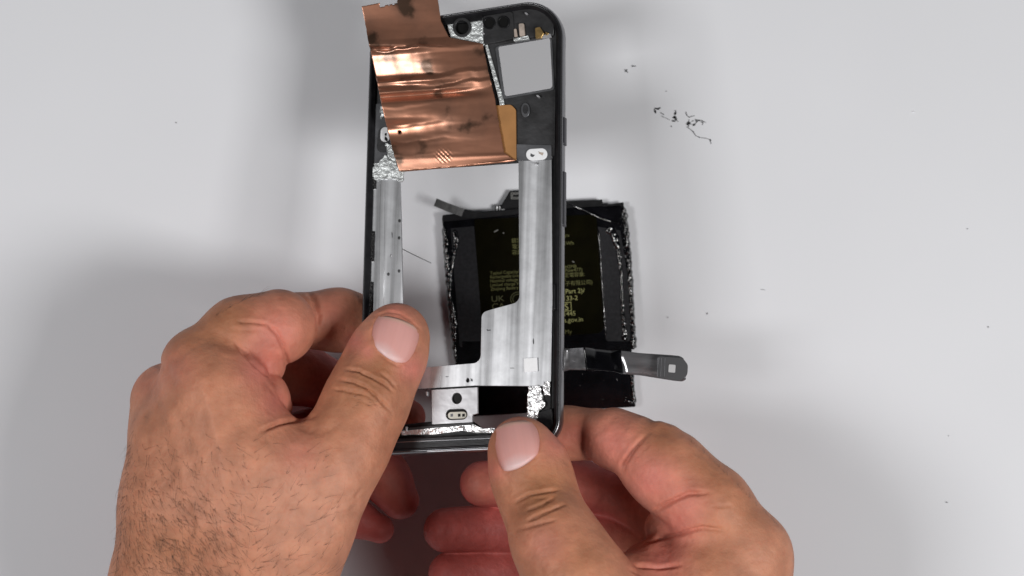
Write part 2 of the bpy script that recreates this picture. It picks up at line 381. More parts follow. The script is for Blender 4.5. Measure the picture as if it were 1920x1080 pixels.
for y0, y1 in ((330, 356), (432, 492), (528, 640)):
    railpiece('gasket', y0, y1, -1, gk, M['gasket'], 0.14)
gk2 = [(2.0, -1.0), (2.05, 0.35), (2.9, 0.5), (3.7, 0.2), (3.8, -1.2)]
railpiece('gasket', 530, 582, 1, gk2, M['raildark'], 0.06)
sweep('inner_ledge', [(2.6, -4.4), (2.6, -1.75), (4.6, -1.75), (4.6, -4.4)], M['blackplastic'])

# machined plate with the battery opening
HOLE = rp([(750, 320, 3), (972, 300, 3), (974, 566, 16), (922, 580, 4), (903, 586, 14), (901, 680, 16), (758, 692, 10)])
PLATE = rp([(696, 322, 3), (755, 318, 3), (758, 312), (968, 294), (972, 297), (1034, 292, 3), (1036, 560), (1033, 715, 4), (1020, 724, 3), (892, 723), (790, 729), (700, 732, 4), (694, 560)])
plate = pslab('machined_plate', PLATE, -2.2, -1.1, M['silver'], holes=[HOLE, oval(877, 713, 3.2, 4.2), oval(733, 480, 2.2, 2.6), oval(694, 560, 1, 1)][:3])
pslab('plate_rib', rp([(713, 335), (722, 335), (719, 640), (710, 640)]), -1.15, -0.95, M['silver'], plate, bevel=0.09)
for x, y in ((749, 414), (748, 446), (748, 508), (728, 514)):
    pslab('rivet', oval(x, y, 2.4, 3.2, 0, 10), -1.1, -0.9, M['darkplate'], plate)
for i, (x, y, a, b_) in enumerate(((916, 619, 4, 1.4), (884, 712, 2, 3), (1000, 640, 1, 6), (735, 440, .8, 6), (720, 380, 1, 5), (960, 690, 4, .8), (838, 706, 3, 1))):
    pslab('scuff', jag([(x-a, y-b_), (x+a, y-b_*.6), (x+a, y+b_), (x-a*.7, y+b_*.8)], .5, 2, 50+i), -1.1, -1.06, M['greyplate'], plate, bevel=0.01)
pslab('plate_seam', rp([(700, 731), (900, 722), (900, 724.5), (700, 733.5)]), -1.9, -1.25, M['hole'], bevel=0.02)
pslab('foam_pad', rp([(982, 672, 1), (1007, 670, 1), (1008, 696, 1), (983, 698, 1)]), -0.7, -0.2, M['white'])

# upper part: dark board tray with the camera window
CAMWIN = rp([(933, 86, 5), (1031, 69, 6), (1036, 165, 7), (946, 181, 6)])
tray = pslab('upper_tray', rp([(700, 60, 40), (1044, 10, 40), (1040, 292), (972, 298), (972, 305), (757, 320), (700, 322), (694, 150)]), -2.6, -1.5, M['darkplate'],
             holes=[CAMWIN])
pslab('window_trim', rp([(928, 88, 5), (1035, 70, 6), (1040, 168, 7), (942, 186, 6)]), -1.5, -1.1, M['greyplate'], holes=[rp([(933, 86, 5), (1031, 69, 6), (1036, 165, 7), (946, 181, 6)])])
pslab('grey_strip', rp([(699, 195, 3), (730, 193), (738, 300, 3), (700, 312, 3)]), -1.5, -0.9, M['greyplate'])
pslab('black_cover', rp([(905, 30, 4), (962, 20, 6), (965, 72, 4), (930, 80), (906, 84, 4)]), -1.5, -0.1, M['darkplate'], bevel=0.3)
pslab('black_cover', rp([(958, 12, 4), (1020, 6, 20), (1040, 40, 18), (1038, 66), (965, 74, 3)]), -1.5, -0.6, M['darkplate'], bevel=0.3)
pslab('top_bar', rp([(800, 40), (905, 25), (905, 38), (838, 46), (800, 52)]), -1.5, 0.2, M['blackplastic'], bevel=0.3)
cb = pslab('camera_bracket', jag([(838, 44), (905, 36), (910, 84), (880, 92), (850, 90)], 1.2, 6, 3), -1.5, -0.3, M['frosted'], holes=[oval(866, 51, 15, 16)], bevel=0.2)
def pring(name, cx, cy, ro, ri, h0, h1, m, parent=phone):
    return slab(name, [pl(oval(cx, cy, ro, ro*1.05, 0, 26), h1), pl(oval(cx, cy, ri, ri*1.05, 0, 26), h1)], h0, h1, m, parent, 0.15)
pring('lens_barrel', 866, 51, 17.5, 12.5, -1.5, 0.3, M['darkplate'], cb)
pslab('lens_well', oval(866, 51, 14, 15), -2.55, -1.45, M['hole'], cb)
for x, y in ((917, 43), (944, 41)):
    c = pring('sensor_ring', x, y, 11.5, 8.6, -0.1, 0.35, M['blackplastic'])
    pslab('sensor_well', oval(x, y, 9.5, 9.8), -0.1, 0.02, M['hole'], c, bevel=0.02)
for nm, pts, h, m in (('tan_component', [(972, 44, 3), (982, 43, 3), (984, 66, 2), (974, 68, 2)], 0.5, 'tan'),
                      ('tan_component', [(963, 54, 2), (968, 53, 2), (970, 68, 1), (964, 69, 1)], 0.2, 'tan'),
                      ('gold_contact', [(1003, 52, 2), (1012, 50, 2), (1020, 62, 2), (1015, 71, 1), (1004, 72, 1)], 0.4, 'gold'),
                      ('gold_contact', [(1021, 58, 1), (1030, 62, 1), (1024, 67, 1)], 0.2, 'gold'),
                      ('silver_clip', [(962, 72, 1), (990, 66, 1), (992, 73, 1), (963, 77, 1)], 0.2, 'frosted'),
                      ('silver_clip', [(1015, 66, 1), (1032, 62, 2), (1034, 70, 1), (1016, 72, 1)], -0.2, 'bright'),
                      ('shield_edge', [(908, 84, 1), (914, 83, 1), (945, 190, 1), (950, 296, 1), (944, 296, 1), (936, 190, 1)], -0.7, 'frosted')):
    pslab(nm, rp(pts), -1.5, h, M[m], bevel=0.2)
for x, y, a, b in ((985, 206, 8.5, 14),):
    c = pslab('screw_boss', oval(x, y, a, b), -1.5, -0.9, M['greyplate'], bevel=0.2); pslab('screw_socket', oval(x, y-1, a*.6, b*.6), -0.9, -0.8, M['darkplate'], c, bevel=0.03)
c = pslab('contact_pad', stadium(1006, 289, 20, 11, -0.06), -1.5, -0.5, M['white'], bevel=0.25)
pslab('pad_scuff', jag([(996, 288), (1004, 291), (1000, 294), (994, 293)], 1, 3, 31), -0.5, -0.44, M['greyplate'], c, bevel=0.01)
pslab('pad_scuff', jag([(1010, 284), (1020, 286), (1016, 291), (1011, 289)], 1, 3, 32), -0.5, -0.44, M['tan'], c, bevel=0.01)
pslab('cross_bar', rp([(965, 270, 2), (1034, 272, 2), (1034, 300, 2), (968, 302, 2)]), -1.5, -1.0, M['greyplate'])
c = pslab('contact_pad', stadium(722, 252, 9, 14, 0.05), -0.9, -0.3, M['white'], bevel=0.2)
pslab('pad_pin', oval(723, 252, 2, 2.6, 0, 10), -0.3, -0.15, M['hole'], c, bevel=0.02)
pslab('pad_pin', jag([(722, 256), (727, 260), (725, 266), (721, 262)], .6, 3, 4), -0.3, -0.12, M['hole'], c, bevel=0.02)
pslab('pad_surround', stadium(719, 262, 11, 24, 0.1), -0.9, -0.6, M['darkplate'], bevel=0.15)
for i, (pts, h) in enumerate((([(722, 268), (740, 272), (752, 292), (748, 312), (728, 308)], 0.3), ([(700, 306), (735, 300), (757, 320), (752, 342), (735, 334), (697, 338)], 0.0),
                              ([(712, 200), (722, 196), (724, 214), (714, 222)], -0.2), ([(706, 312), (722, 290), (735, 300), (724, 322)], 0.5))):
    pslab('torn_foil_scrap', jag(pts, 2.2, 4, 10+i), -1.5, h, M['frosted'], bevel=0.25)
for x, y in ((1003, 306), (1008, 180), (904, 45), (905, 62), (986, 25)):
    pslab('spring_tip', rp([(x-4, y-2, 1), (x+1, y-2, 1), (x+5, y+2, 1), (x, y+2, 1)]), -1.6, 0.3, M['bright'], bevel=0.1)
# orange film tab under the copper foil
pslab('orange_film_tab', rp([(905, 199), (958, 196, 9), (967, 205, 8), (968, 300, 2), (905, 306)]), -1.45, -0.5, M['kapton'], bevel=0.1)

# lower end: speaker windows, sim of the port, glossy chin
WIN1 = rp([(742, 722, 4), (808, 719, 3), (812, 790, 4), (742, 797, 6)])
WIN2 = rp([(897, 716), (990, 714, 3), (992, 782, 2), (960, 800, 3), (905, 803, 3), (887, 790), (887, 778), (896, 776)])
low = pslab('lower_tray', rp([(696, 706), (1034, 700), (1036, 800, 20), (1010, 812), (700, 826, 20)]), -3.2, -2.3, M['blackplastic'], holes=[WIN1, WIN2])
tab = pslab('port_bracket', rp([(809, 731, 1), (895, 726, 1), (896, 775, 1), (886, 778, 1), (886, 792, 1), (810, 796, 2)]), -2.3, -0.95, M['bright'],
            holes=[oval(856.5, 747, 9.5, 10.5, 0, 24), stadium(856, 777, 20, 10, -0.04)], bevel=0.1)
pslab('bracket_well', oval(856.5, 747, 10.5, 11.5, 0, 24), -2.9, -2.25, M['hole'], tab, bevel=0.05)
pslab('bracket_well', stadium(856, 777, 21, 11, -0.04), -2.9, -2.25, M['hole'], tab, bevel=0.05)
con = pslab('board_connector', stadium(857, 778.5, 17.5, 6.5, -0.04), -2.25, -0.9, M['cream'], tab, bevel=0.15)
for x in (847, 861, 869):
    pslab('connector_slot', rp([(x-2.4, 776), (x+2.4, 775.5), (x+2.4, 781), (x-2.4, 781.5)]), -0.9, -0.82, M['hole'] if x > 850 else M['greyplate'], phone, bevel=0.01)
pslab('port_strip', jag([(752, 806), (812, 799), (888, 794), (905, 803), (928, 802), (928, 812), (890, 812), (870, 808), (820, 815), (752, 816)], 0.8, 6, 8), -2.3, -0.6, M['crumpled'], bevel=0.15)
pslab('strip_lip', rp([(752, 803, 1), (886, 792, 1), (888, 796, 1), (752, 808, 1)]), -2.3, -0.3, M['darkplate'], bevel=0.1)
pslab('chin_bar', rp([(700, 824, 8), (905, 814, 3), (1020, 808, 8), (1020, 838, 10), (700, 848, 14)]), -4.0, 0.5, M['raildark'], bevel=0.5)
pslab('chin_ridge', rp([(716, 829, 1), (925, 820, 1), (925, 823, 1), (716, 832, 1)]), 0.45, 0.85, M['rail'], bevel=0.15)
pslab('chin_highlight', rp([(800, 845.5, 1), (925, 840, 1), (925, 843, 1), (800, 848, 1)]), 0.45, 0.95, M['bright'], bevel=0.15)  # painted-on highlight: bright strip along the glossy chin
pslab('torn_shield', jag([(990, 724), (1012, 722), (1016, 745), (1022, 760), (1010, 772), (1012, 788), (988, 788)], 1.8, 4, 21), -2.3, -0.5, M['crumpled'], bevel=0.2)
pslab('torn_shield', jag([(1018, 715), (1030, 716), (1030, 742), (1018, 740)], 1.6, 4, 22), -2.3, -0.7, M['crumpled'], bevel=0.2)
pslab('corner_block', jag([(1010, 772), (1036, 765), (1036, 806), (1004, 806)], 1.2, 5, 23), -2.3, 0.0, M['blackplastic'], bevel=0.3)
for x, y in ((738, 806), (748, 800), (762, 804), (800, 738)):
    pslab('solder_dot', rp([(x-2.3, y-4, 1), (x+1.6, y-4, 1), (x+1.2, y+4, 1), (x-1.2, y+4, 1)]) if x > 755 else oval(x, y, 2.4, 2.2, 0, 8), -2.3, 0.2, M['bright'], bevel=0.1)
th = tube('glue_thread', [PX(751, 465, -2.3), PX(772, 476, -14), P(808, 493, 8)], 0.16, M['debris'], None, (0, 0, 0))
tag(th, 'thin black glue thread hanging from the left silver plate inside the battery opening', 'thread')

# ------------------------------------------------------------------ copper foil peeled over the upper left of the frame
rows = [(678, 12, 819, -16, 13.0), (686, 50, 827, 40, 10.0), (690, 76, 842, 70, 7.0), (694, 93, 905, 82, 4.2), (706, 150, 916, 135, 3.2),
        (716, 200, 928, 185, 2.6), (728, 250, 937, 240, 2.2), (739, 292, 945, 286, 1.6), (748, 321, 966, 301, 0.5)]
rows = np.array(rows, float); cumr = np.linspace(0, 1, len(rows)); cumr = np.array([(r-12)/309 for r in rows[:, 1]])
fo = empty('copper_foil', PX(850, 250, 1), 'creased shiny copper foil sheet peeled loose over the top of the phone frame', 'copper foil')
F0 = PX(850, 250, 1)
NU, NV = 120, 170
def sbox(x, lo, hi, w): return 1/(1+math.exp(-(x-lo)/w))*1/(1+math.exp((x-hi)/w))
def lit(a, q):
    """0..1: how far a patch of the foil lies along the frame instead of curling up to the left"""
    w = 0.10*nz(a*3, q*0.02, 9)
    m1 = sbox(q, 92+3*nz(a*3, 1, 2), 150+30*w, 2.0)*sbox(a, -0.5, 0.52+w, 0.06)
    m2 = sbox(q, 150+14*a, 164+14*a, 2.5)*sbox(a, -.5, 0.95, 0.05)*0.5
    m3 = sbox(q, 234-10*a, 274-30*a, 4)*sbox(a, -.5, 0.55+w, 0.10)*0.95
    m4 = sbox(q, 178, 184+6*a, 2)*sbox(a, .45, 1.0, 0.06)*0.8
    m5 = sbox(q, 20, 60, 12)*0.25
    return min(1, m1+m2+m3+m4+m5)
def foil_h(a, t, px, py):
    q = t*309+12
    hh = 0.6 + 3.0*max(0, (0.30-t)/0.30)
    hh += 0.22*nz(px*0.007, py*0.014, 2.0, 1) + 0.05*abs(nz(px*0.014+py*0.010, py*0.07, 7.0, 1))
    hh += 0.16*math.exp(-((q-300)/6)**2)
    w = 6*nz(a*3, 4, 1)
    hh += np.interp(q+w, [60, 90, 95, 148, 160, 168, 185, 200, 215], [0, 0.3, 2.2, -1.1, 0.3, 0.85, -0.2, 0.3, 0])*sbox(a, -1, 0.56+0.1*nz(q*.03, 3, 3), 0.09)
    hh += np.interp(q-w-20*(0.3-a), [150, 158, 172, 178, 190, 210], [0, 0.5, -0.15, 0.35, -0.2, 0])*sbox(a, 0.35, 2, 0.07)
    hh += np.interp(q+w, [205, 236, 266, 290, 312], [0, 1.05, -0.75, 0.05, 0])*sbox(a, -1, 0.5+0.1*nz(q*.03, 7, 3), 0.12)
    e = ((px-832)/16)**2+((py-292)/13)**2
    if e < 1.4: hh += 0.14*math.sin(px*0.75)*math.sin(py*0.75)*(1-e/1.4)
    return hh
V = []; idm = {}
Fc = []
for j in range(NV+1):
    t = j/NV
    xl, yl, xr, yr = [np.interp(t, cumr, rows[:, k]) for k in range(4)]
    raise_ = np.zeros(NU+1)            # curl upward towards the left edge, integrated from the right
    for i in range(NU-1, -1, -1): raise_[i] = raise_[i+1]+(1-lit(i/NU, t*309+12)*1.22)*7.5/NU
    raise_ *= min(1.0, 0.35+1.6*(1-t))
    for i in range(NU+1):
        a = i/NU
        aa = a + (0.004*nz(t*40, 3, 1) if i in (0, NU) else 0)
        px = xl+(xr-xl)*aa; py = yl+(yr-yl)*aa
        if j == NV: py += 1.5*nz(a*14, 5, 1)
        V.append((PX(px, py, foil_h(a, t, px, py)+raise_[i]), px, py))
def keep(px, py):
    if 711 < px < 744 and py < 12-0.2*(px-711)+1.5*nz(px*.1, 2, 2): return False     # notch in the top edge
    if (px-748)**2+((py-247)*1.3)**2 < 9: return False                               # pin hole
    return True
for j in range(NV):
    for i in range(NU):
        a = j*(NU+1)+i
        if keep(V[a][1], V[a][2]): Fc.append((a, a+NU+1, a+NU+2, a+1))
m, n, l, b = nt('copper_foil')
tc = n.new('ShaderNodeTexCoord')
def foiln(scale, freq, det=4):
    mp = n.new('ShaderNodeMapping'); mp.inputs['Scale'].default_value = scale; l.new(tc.outputs['Object'], mp.inputs[0])
    t = n.new('ShaderNodeTexNoise'); t.inputs['Scale'].default_value = freq; t.inputs['Detail'].default_value = det
    l.new(mp.outputs[0], t.inputs['Vector']); return t
t1 = foiln((1, 1, 1), 60, 6); cr = n.new('ShaderNodeValToRGB'); l.new(t1.outputs['Fac'], cr.inputs[0])
cr.color_ramp.elements[0].position = 0.36; cr.color_ramp.elements[0].color = (0.13, 0.075, 0.05, 1)
cr.color_ramp.elements[1].position = 0.58; cr.color_ramp.elements[1].color = (0.62, 0.29, 0.185, 1)
e = cr.color_ramp.elements.new(0.43); e.color = (0.48, 0.235, 0.155, 1)
l.new(cr.outputs[0], b.inputs['Base Color'])
b.inputs['Metallic'].default_value = 0.78; b.inputs['Roughness'].default_value = 0.33; b.inputs['Coat Weight'].default_value = 0.5; b.inputs['Coat Roughness'].default_value = 0.2
t2 = foiln((0.3, 1, 1), 260, 2); bp = n.new('ShaderNodeBump'); bp.inputs['Strength'].default_value = 0.18; bp.inputs['Distance'].default_value = 0.0003
l.new(t2.outputs['Fac'], bp.inputs['Height']); l.new(bp.outputs[0], b.inputs['Normal'])
sheet = mesh_obj('foil_sheet', [v[0] for v in V], Fc, m, fo, True, F0)
sm = sheet.modifiers.new('thickness', 'SOLIDIFY'); sm.thickness = 0.00012
tube('folded_edge', [PX(x, y, 0.9) for x, y in ((752, 320), (800, 316), (860, 311), (920, 305), (964, 300))], 0.5, m, fo, F0, 6)

# ------------------------------------------------------------------ ribbon cable sticking out to the right
fx = empty('ribbon_cable', P(1170, 678, 55), 'grey ribbon cable with rounded connector end sticking out right of the phone frame', 'ribbon cable')
X0 = P(1170, 678, 55)
path = [(1046, 676, 74, 22, 0.0), (1066, 674, 73, 21, 0.35), (1090, 673, 69, 21, 0.2), (1118, 674, 64, 21, -0.45), (1150, 677, 60, 21, -0.5), (1172, 680, 58, 22, 0.15),
        (1200, 683, 58, 22, 0.25), (1235, 687, 59, 23, 0.1), (1262, 690, 61, 24, 0.0), (1284, 692, 62, 24, -0.05)]
pa = np.array(path, float); ts = np.linspace(0, len(pa)-1, 60)
V = []; Fc = []; nw = 9
for i, t in enumerate(ts):
    x, y, z, hw, tw = [np.interp(t, range(len(pa)), pa[:, k]) for k in range(5)]
    if i > 56: hw *= (1-((i-56)/4)**2*0.35)
    for k in range(nw):
        s = -1+2*k/(nw-1); q = P(x, y, z); V.append(q+np.array([-s*hw*0.02, s*hw*0.2*math.cos(tw), s*hw*0.2*math.sin(tw)+0.25*(1-s*s)*math.sin(t*2.2)]))
for i in range(len(ts)-1):
    for k in range(nw-1):
        a = i*nw+k; Fc.append((a, a+nw, a+nw+1, a+1))
rb = mesh_obj('ribbon', V, Fc, M['flex'], fx, True, X0)
sm = rb.modifiers.new('thickness', 'SOLIDIFY'); sm.thickness = 0.0002
def fxslab(name, pts, z0, z1, m, parent=fx):
    return slab(name, [[tuple((P(x, y, X0[2]+z1)-X0)[:2]) for x, y in pts]], z0, z1, m, parent, 0.08)
ce = fxslab('connector_end', rp([(1236, 668, 3), (1280, 671, 15), (1290, 684, 12), (1289, 704, 14), (1276, 714, 14), (1234, 708, 3)]), 6.3, 7.6, M['flexend'])
fxslab('connector_pad', rp([(1254, 683, 2), (1267, 684, 2), (1266, 699, 2), (1253, 698, 2)]), 7.6, 7.95, M['duller'], ce)
for x in (1233, 1239, 1246):
    fxslab('stiffener_bar', rp([(x, 671, .5), (x+2.2, 671, .5), (x+1, 706, .5), (x-1.2, 706, .5)]), 7.55, 7.85, M['greyplate'], ce)
V = []; Fc = []
for i, t in enumerate(np.linspace(2.25, 4.75, 24)):
    x, y, z, hw, tw = [np.interp(t, range(len(pa)), pa[:, k]) for k in range(5)]
    for k in range(nw):
        s = -1+2*k/(nw-1); q = P(x, y, z); V.append(q+np.array([-s*hw*0.02, s*hw*0.205*math.cos(tw), s*hw*0.205*math.sin(tw)+0.25*(1-s*s)*math.sin(t*2.2)+0.3]))
for i in range(23):
    for k in range(nw-1):
        a = i*nw+k; Fc.append((a, a+nw, a+nw+1, a+1))
sl_ = mesh_obj('black_middle', V, Fc, M['battery'], fx, True, X0); sm = sl_.modifiers.new('thickness', 'SOLIDIFY'); sm.thickness = 0.0002  # black layer over the middle stretch of the ribbon

# ------------------------------------------------------------------ hands: distance fields of tapered limbs, meshed as one continuous skin
VOX = 0.62
class Field:
    def __init__(self, lo, hi):
        self.lo = np.array(lo, float); self.n = np.ceil((np.array(hi)-self.lo)/VOX).astype(int)+1
        self.g = np.full(self.n, 40.0, np.float32)
        self.ax = [self.lo[i]+VOX*np.arange(self.n[i]) for i in range(3)]
    def box(self, lo, hi):
        a = np.clip(np.floor((lo-self.lo)/VOX).astype(int), 0, self.n-1); b = np.clip(np.ceil((hi-self.lo)/VOX).astype(int)+1, 1, self.n)
        return tuple(slice(a[i], max(b[i], a[i]+1)) for i in range(3))
    def grid(self, sl):
        return np.meshgrid(*[self.ax[i][sl[i]].astype(np.float32) for i in range(3)], indexing='ij')
    @staticmethod
    def smin(a, b, k):
        h = np.clip(0.5+0.5*(b-a)/k, 0, 1); return a*h+b*(1-h)-k*h*(1-h)
    def chain(self, pts, k=2.0, ki=3.0, zs=1.0):
        """pts: (px, py, z, radius in px); tapered limb, blended into the rest over k mm. zs > 1 flattens it vertically"""
        q = []
        for px, py, z, r in pts: q.append((P(px, py, z), r*(CAM_H-z)/FPX))
        A = np.array([c-r for c, r in q]).min(0)-k-4; B = np.array([c+r for c, r in q]).max(0)+k+4
        sl = self.box(A, B); X, Y, Z = self.grid(sl); d = None
        segs = zip(q[:-1], q[1:]) if len(q) > 1 else [(q[0], (q[0][0]+np.array([0.01, 0, 0]), q[0][1]))]
        for (a, ra), (b, rb) in segs:
            ab = b-a; s = np.array([1, 1, zs]); abz = ab*s; L2 = abz @ abz
            x, y, z = X-a[0], Y-a[1], (Z-a[2])*zs
            t = np.clip((x*abz[0]+y*abz[1]+z*abz[2])/L2, 0, 1)
            dd = np.sqrt((x-t*abz[0])**2+(y-t*abz[1])**2+(z-t*abz[2])**2)-(ra+t*(rb-ra))
            d = dd if d is None else self.smin(d, dd, ki)
        self.g[sl] = self.smin(self.g[sl], d, k)
    def mesh(self):
        g = self.g; n = self.n; s = g < 0
        c = np.zeros(n-1, np.int8)
        for dx in (0, 1):
            for dy in (0, 1):
                for dz in (0, 1): c += s[dx:n[0]-1+dx, dy:n[1]-1+dy, dz:n[2]-1+dz]
        cells = np.argwhere((c > 0) & (c < 8)); idx = -np.ones(n-1, np.int64); idx[tuple(cells.T)] = np.arange(len(cells))
        acc = np.zeros((len(cells), 3)); cnt = np.zeros(len(cells))
        cor = [(i, j, k) for i in (0, 1) for j in (0, 1) for k in (0, 1)]
        for a in cor:
            for axis in range(3):
                if a[axis]: continue
                b = list(a); b[axis] = 1
                va = g[tuple((cells+a).T)]; vb = g[tuple((cells+b).T)]; m = (va < 0) != (vb < 0)
                t = np.where(m, va/np.where(va-vb == 0, 1, va-vb), 0)
                p = np.repeat(np.array(a, float)[None], len(cells), 0); p[:, axis] += t
                acc[m] += p[m]; cnt[m] += 1
        V = self.lo+(cells+acc/cnt[:, None])*VOX
        Fs = []
        for axis in range(3):
            sl0 = [slice(1, -1)]*3; sl1 = [slice(1, -1)]*3; sl0[axis] = slice(0, -1); sl1[axis] = slice(1, None)
            s0, s1 = s[tuple(sl0)], s[tuple(sl1)]
            e = np.argwhere(s0 != s1); off = np.ones(3, int); off[axis] = 0; e2 = e+off
            u, v = [(1, 2), (2, 0), (0, 1)][axis]
            du = np.zeros(3, int); du[u] = 1; dv = np.zeros(3, int); dv[v] = 1
            q = np.stack([idx[tuple((e2-du-dv).T)], idx[tuple((e2-dv).T)], idx[tuple(e2.T)], idx[tuple((e2-du).T)]], 1)
            flip = ~s0[tuple(e.T)]
            q[flip] = q[flip][:, ::-1]; Fs.append(q[(q >= 0).all(1)])
        return V, np.concatenate(Fs)
def smooth(V, F, it=3, f=0.5):
    e = np.concatenate([F[:, [0, 1]], F[:, [1, 2]], F[:, [2, 3]], F[:, [3, 0]]]); e = np.concatenate([e, e[:, ::-1]])
    cnt = np.bincount(e[:, 0], minlength=len(V))[:, None].astype(float); cnt[cnt == 0] = 1
    for _ in range(it):
        for ff in (f, -f*0.97):
            s = np.stack([np.bincount(e[:, 0], V[e[:, 1], k], minlength=len(V)) for k in range(3)], 1)
            V = V+ff*(s/cnt-V)
    return V
def normals(V, F):
    fn = np.cross(V[F[:, 2]]-V[F[:, 0]], V[F[:, 3]]-V[F[:, 1]]); N = np.zeros_like(V)
    for k in range(4):
        for a in range(3): N[:, a] += np.bincount(F[:, k], fn[:, a], minlength=len(V))
    return N/(np.linalg.norm(N, axis=1)[:, None]+1e-9)
def to_px(V):
    d = FPX/(CAM_H-V[:, 2]); return np.stack([960+V[:, 0]*d, 540-V[:, 1]*d], 1)
def pdist(Q, line):
    """distance to a polyline and the place along it, 0..1"""
    line = np.array(line, float); best = np.full(len(Q), 1e9); wh = np.zeros(len(Q))
    lens = np.linalg.norm(np.diff(line, axis=0), axis=1); cum = np.r_[0, np.cumsum(lens)]
    for k, (a, b) in enumerate(zip(line[:-1], line[1:])):
        ab = b-a; t = np.clip(((Q-a) @ ab)/(ab @ ab+1e-9), 0, 1); d = np.linalg.norm(Q-a-t[:, None]*ab, axis=1)
        m = d < best; best[m] = d[m]; wh[m] = (cum[k]+t[m]*lens[k])/cum[-1]
    return best, wh

# skin
skin, n, l, b = nt('skin')
at = n.new('ShaderNodeAttribute'); at.attribute_name = 'tone'
tc = n.new('ShaderNodeTexCoord')
t1 = n.new('ShaderNodeTexNoise'); t1.inputs['Scale'].default_value = 130; t1.inputs['Detail'].default_value = 6; l.new(tc.outputs['Object'], t1.inputs['Vector'])
hs = n.new('ShaderNodeMapRange'); hs.inputs[1].default_value = 0.25; hs.inputs[2].default_value = 0.75; hs.inputs[3].default_value = 0.76; hs.inputs[4].default_value = 1.15
l.new(t1.outputs['Fac'], hs.inputs[0])
mx = n.new('ShaderNodeVectorMath'); mx.operation = 'SCALE'; l.new(at.outputs['Color'], mx.inputs[0]); l.new(hs.outputs[0], mx.inputs['Scale'])
t3 = n.new('ShaderNodeTexNoise'); t3.inputs['Scale'].default_value = 420; t3.inputs['Detail'].default_value = 3; l.new(tc.outputs['Object'], t3.inputs['Vector'])
rd = n.new('ShaderNodeMix'); rd.data_type = 'RGBA'; rd.blend_type = 'MULTIPLY'
r2 = n.new('ShaderNodeMapRange'); r2.inputs[1].default_value = 0.5; r2.inputs[2].default_value = 0.8; r2.inputs[3].default_value = 0; r2.inputs[4].default_value = 0.35
l.new(t3.outputs['Fac'], r2.inputs[0]); l.new(r2.outputs[0], rd.inputs['Factor']); l.new(mx.outputs[0], rd.inputs['A']); rd.inputs['B'].default_value = (1, 0.72, 0.68, 1)
l.new(rd.outputs['Result'], b.inputs['Base Color'])
b.inputs['Roughness'].default_value = 0.55; b.inputs['Specular IOR Level'].default_value = 0.28
b.inputs['Subsurface Weight'].default_value = 0.12; b.inputs['Subsurface Radius'].default_value = (1.0, 0.35, 0.2); b.inputs['Subsurface Scale'].default_value = 0.0022
vo = n.new('ShaderNodeTexVoronoi'); vo.inputs['Scale'].default_value = 1150; vo.feature = 'DISTANCE_TO_EDGE'
wp = n.new('ShaderNodeMix'); wp.data_type = 'RGBA'; wp.inputs['Factor'].default_value = 0.003
t4 = n.new('ShaderNodeTexNoise'); t4.inputs['Scale'].default_value = 300; l.new(tc.outputs['Object'], t4.inputs['Vector'])
l.new(tc.outputs['Object'], wp.inputs['A']); l.new(t4.outputs['Color'], wp.inputs['B']); l.new(wp.outputs['Result'], vo.inputs['Vector'])
bp = n.new('ShaderNodeBump'); bp.inputs['Strength'].default_value = 0.30; bp.inputs['Distance'].default_value = 0.00025; l.new(vo.outputs['Distance'], bp.inputs['Height'])
t5 = n.new('ShaderNodeTexNoise'); t5.inputs['Scale'].default_value = 260; t5.inputs['Detail'].default_value = 5; l.new(tc.outputs['Object'], t5.inputs['Vector'])
bp2 = n.new('ShaderNodeBump'); bp2.inputs['Strength'].default_value = 0.5; bp2.inputs['Distance'].default_value = 0.0012
l.new(t5.outputs['Fac'], bp2.inputs['Height']); l.new(bp.outputs[0], bp2.inputs['Normal']); l.new(bp2.outputs[0], b.inputs['Normal'])
nm_, n, l, b = nt('fingernail')
tn = n.new('ShaderNodeAttribute'); tn.attribute_name = 'tone'; l.new(tn.outputs['Color'], b.inputs['Base Color'])
b.inputs['Roughness'].default_value = 0.46; b.inputs['Specular IOR Level'].default_value = 0.35; b.inputs['Subsurface Weight'].default_value = 0.15; b.inputs['Subsurface Scale'].default_value = 0.002
b.inputs['Subsurface Radius'].default_value = (1, .4, .3); b.inputs['Coat Weight'].default_value = 0.0
M['nail'] = nm_

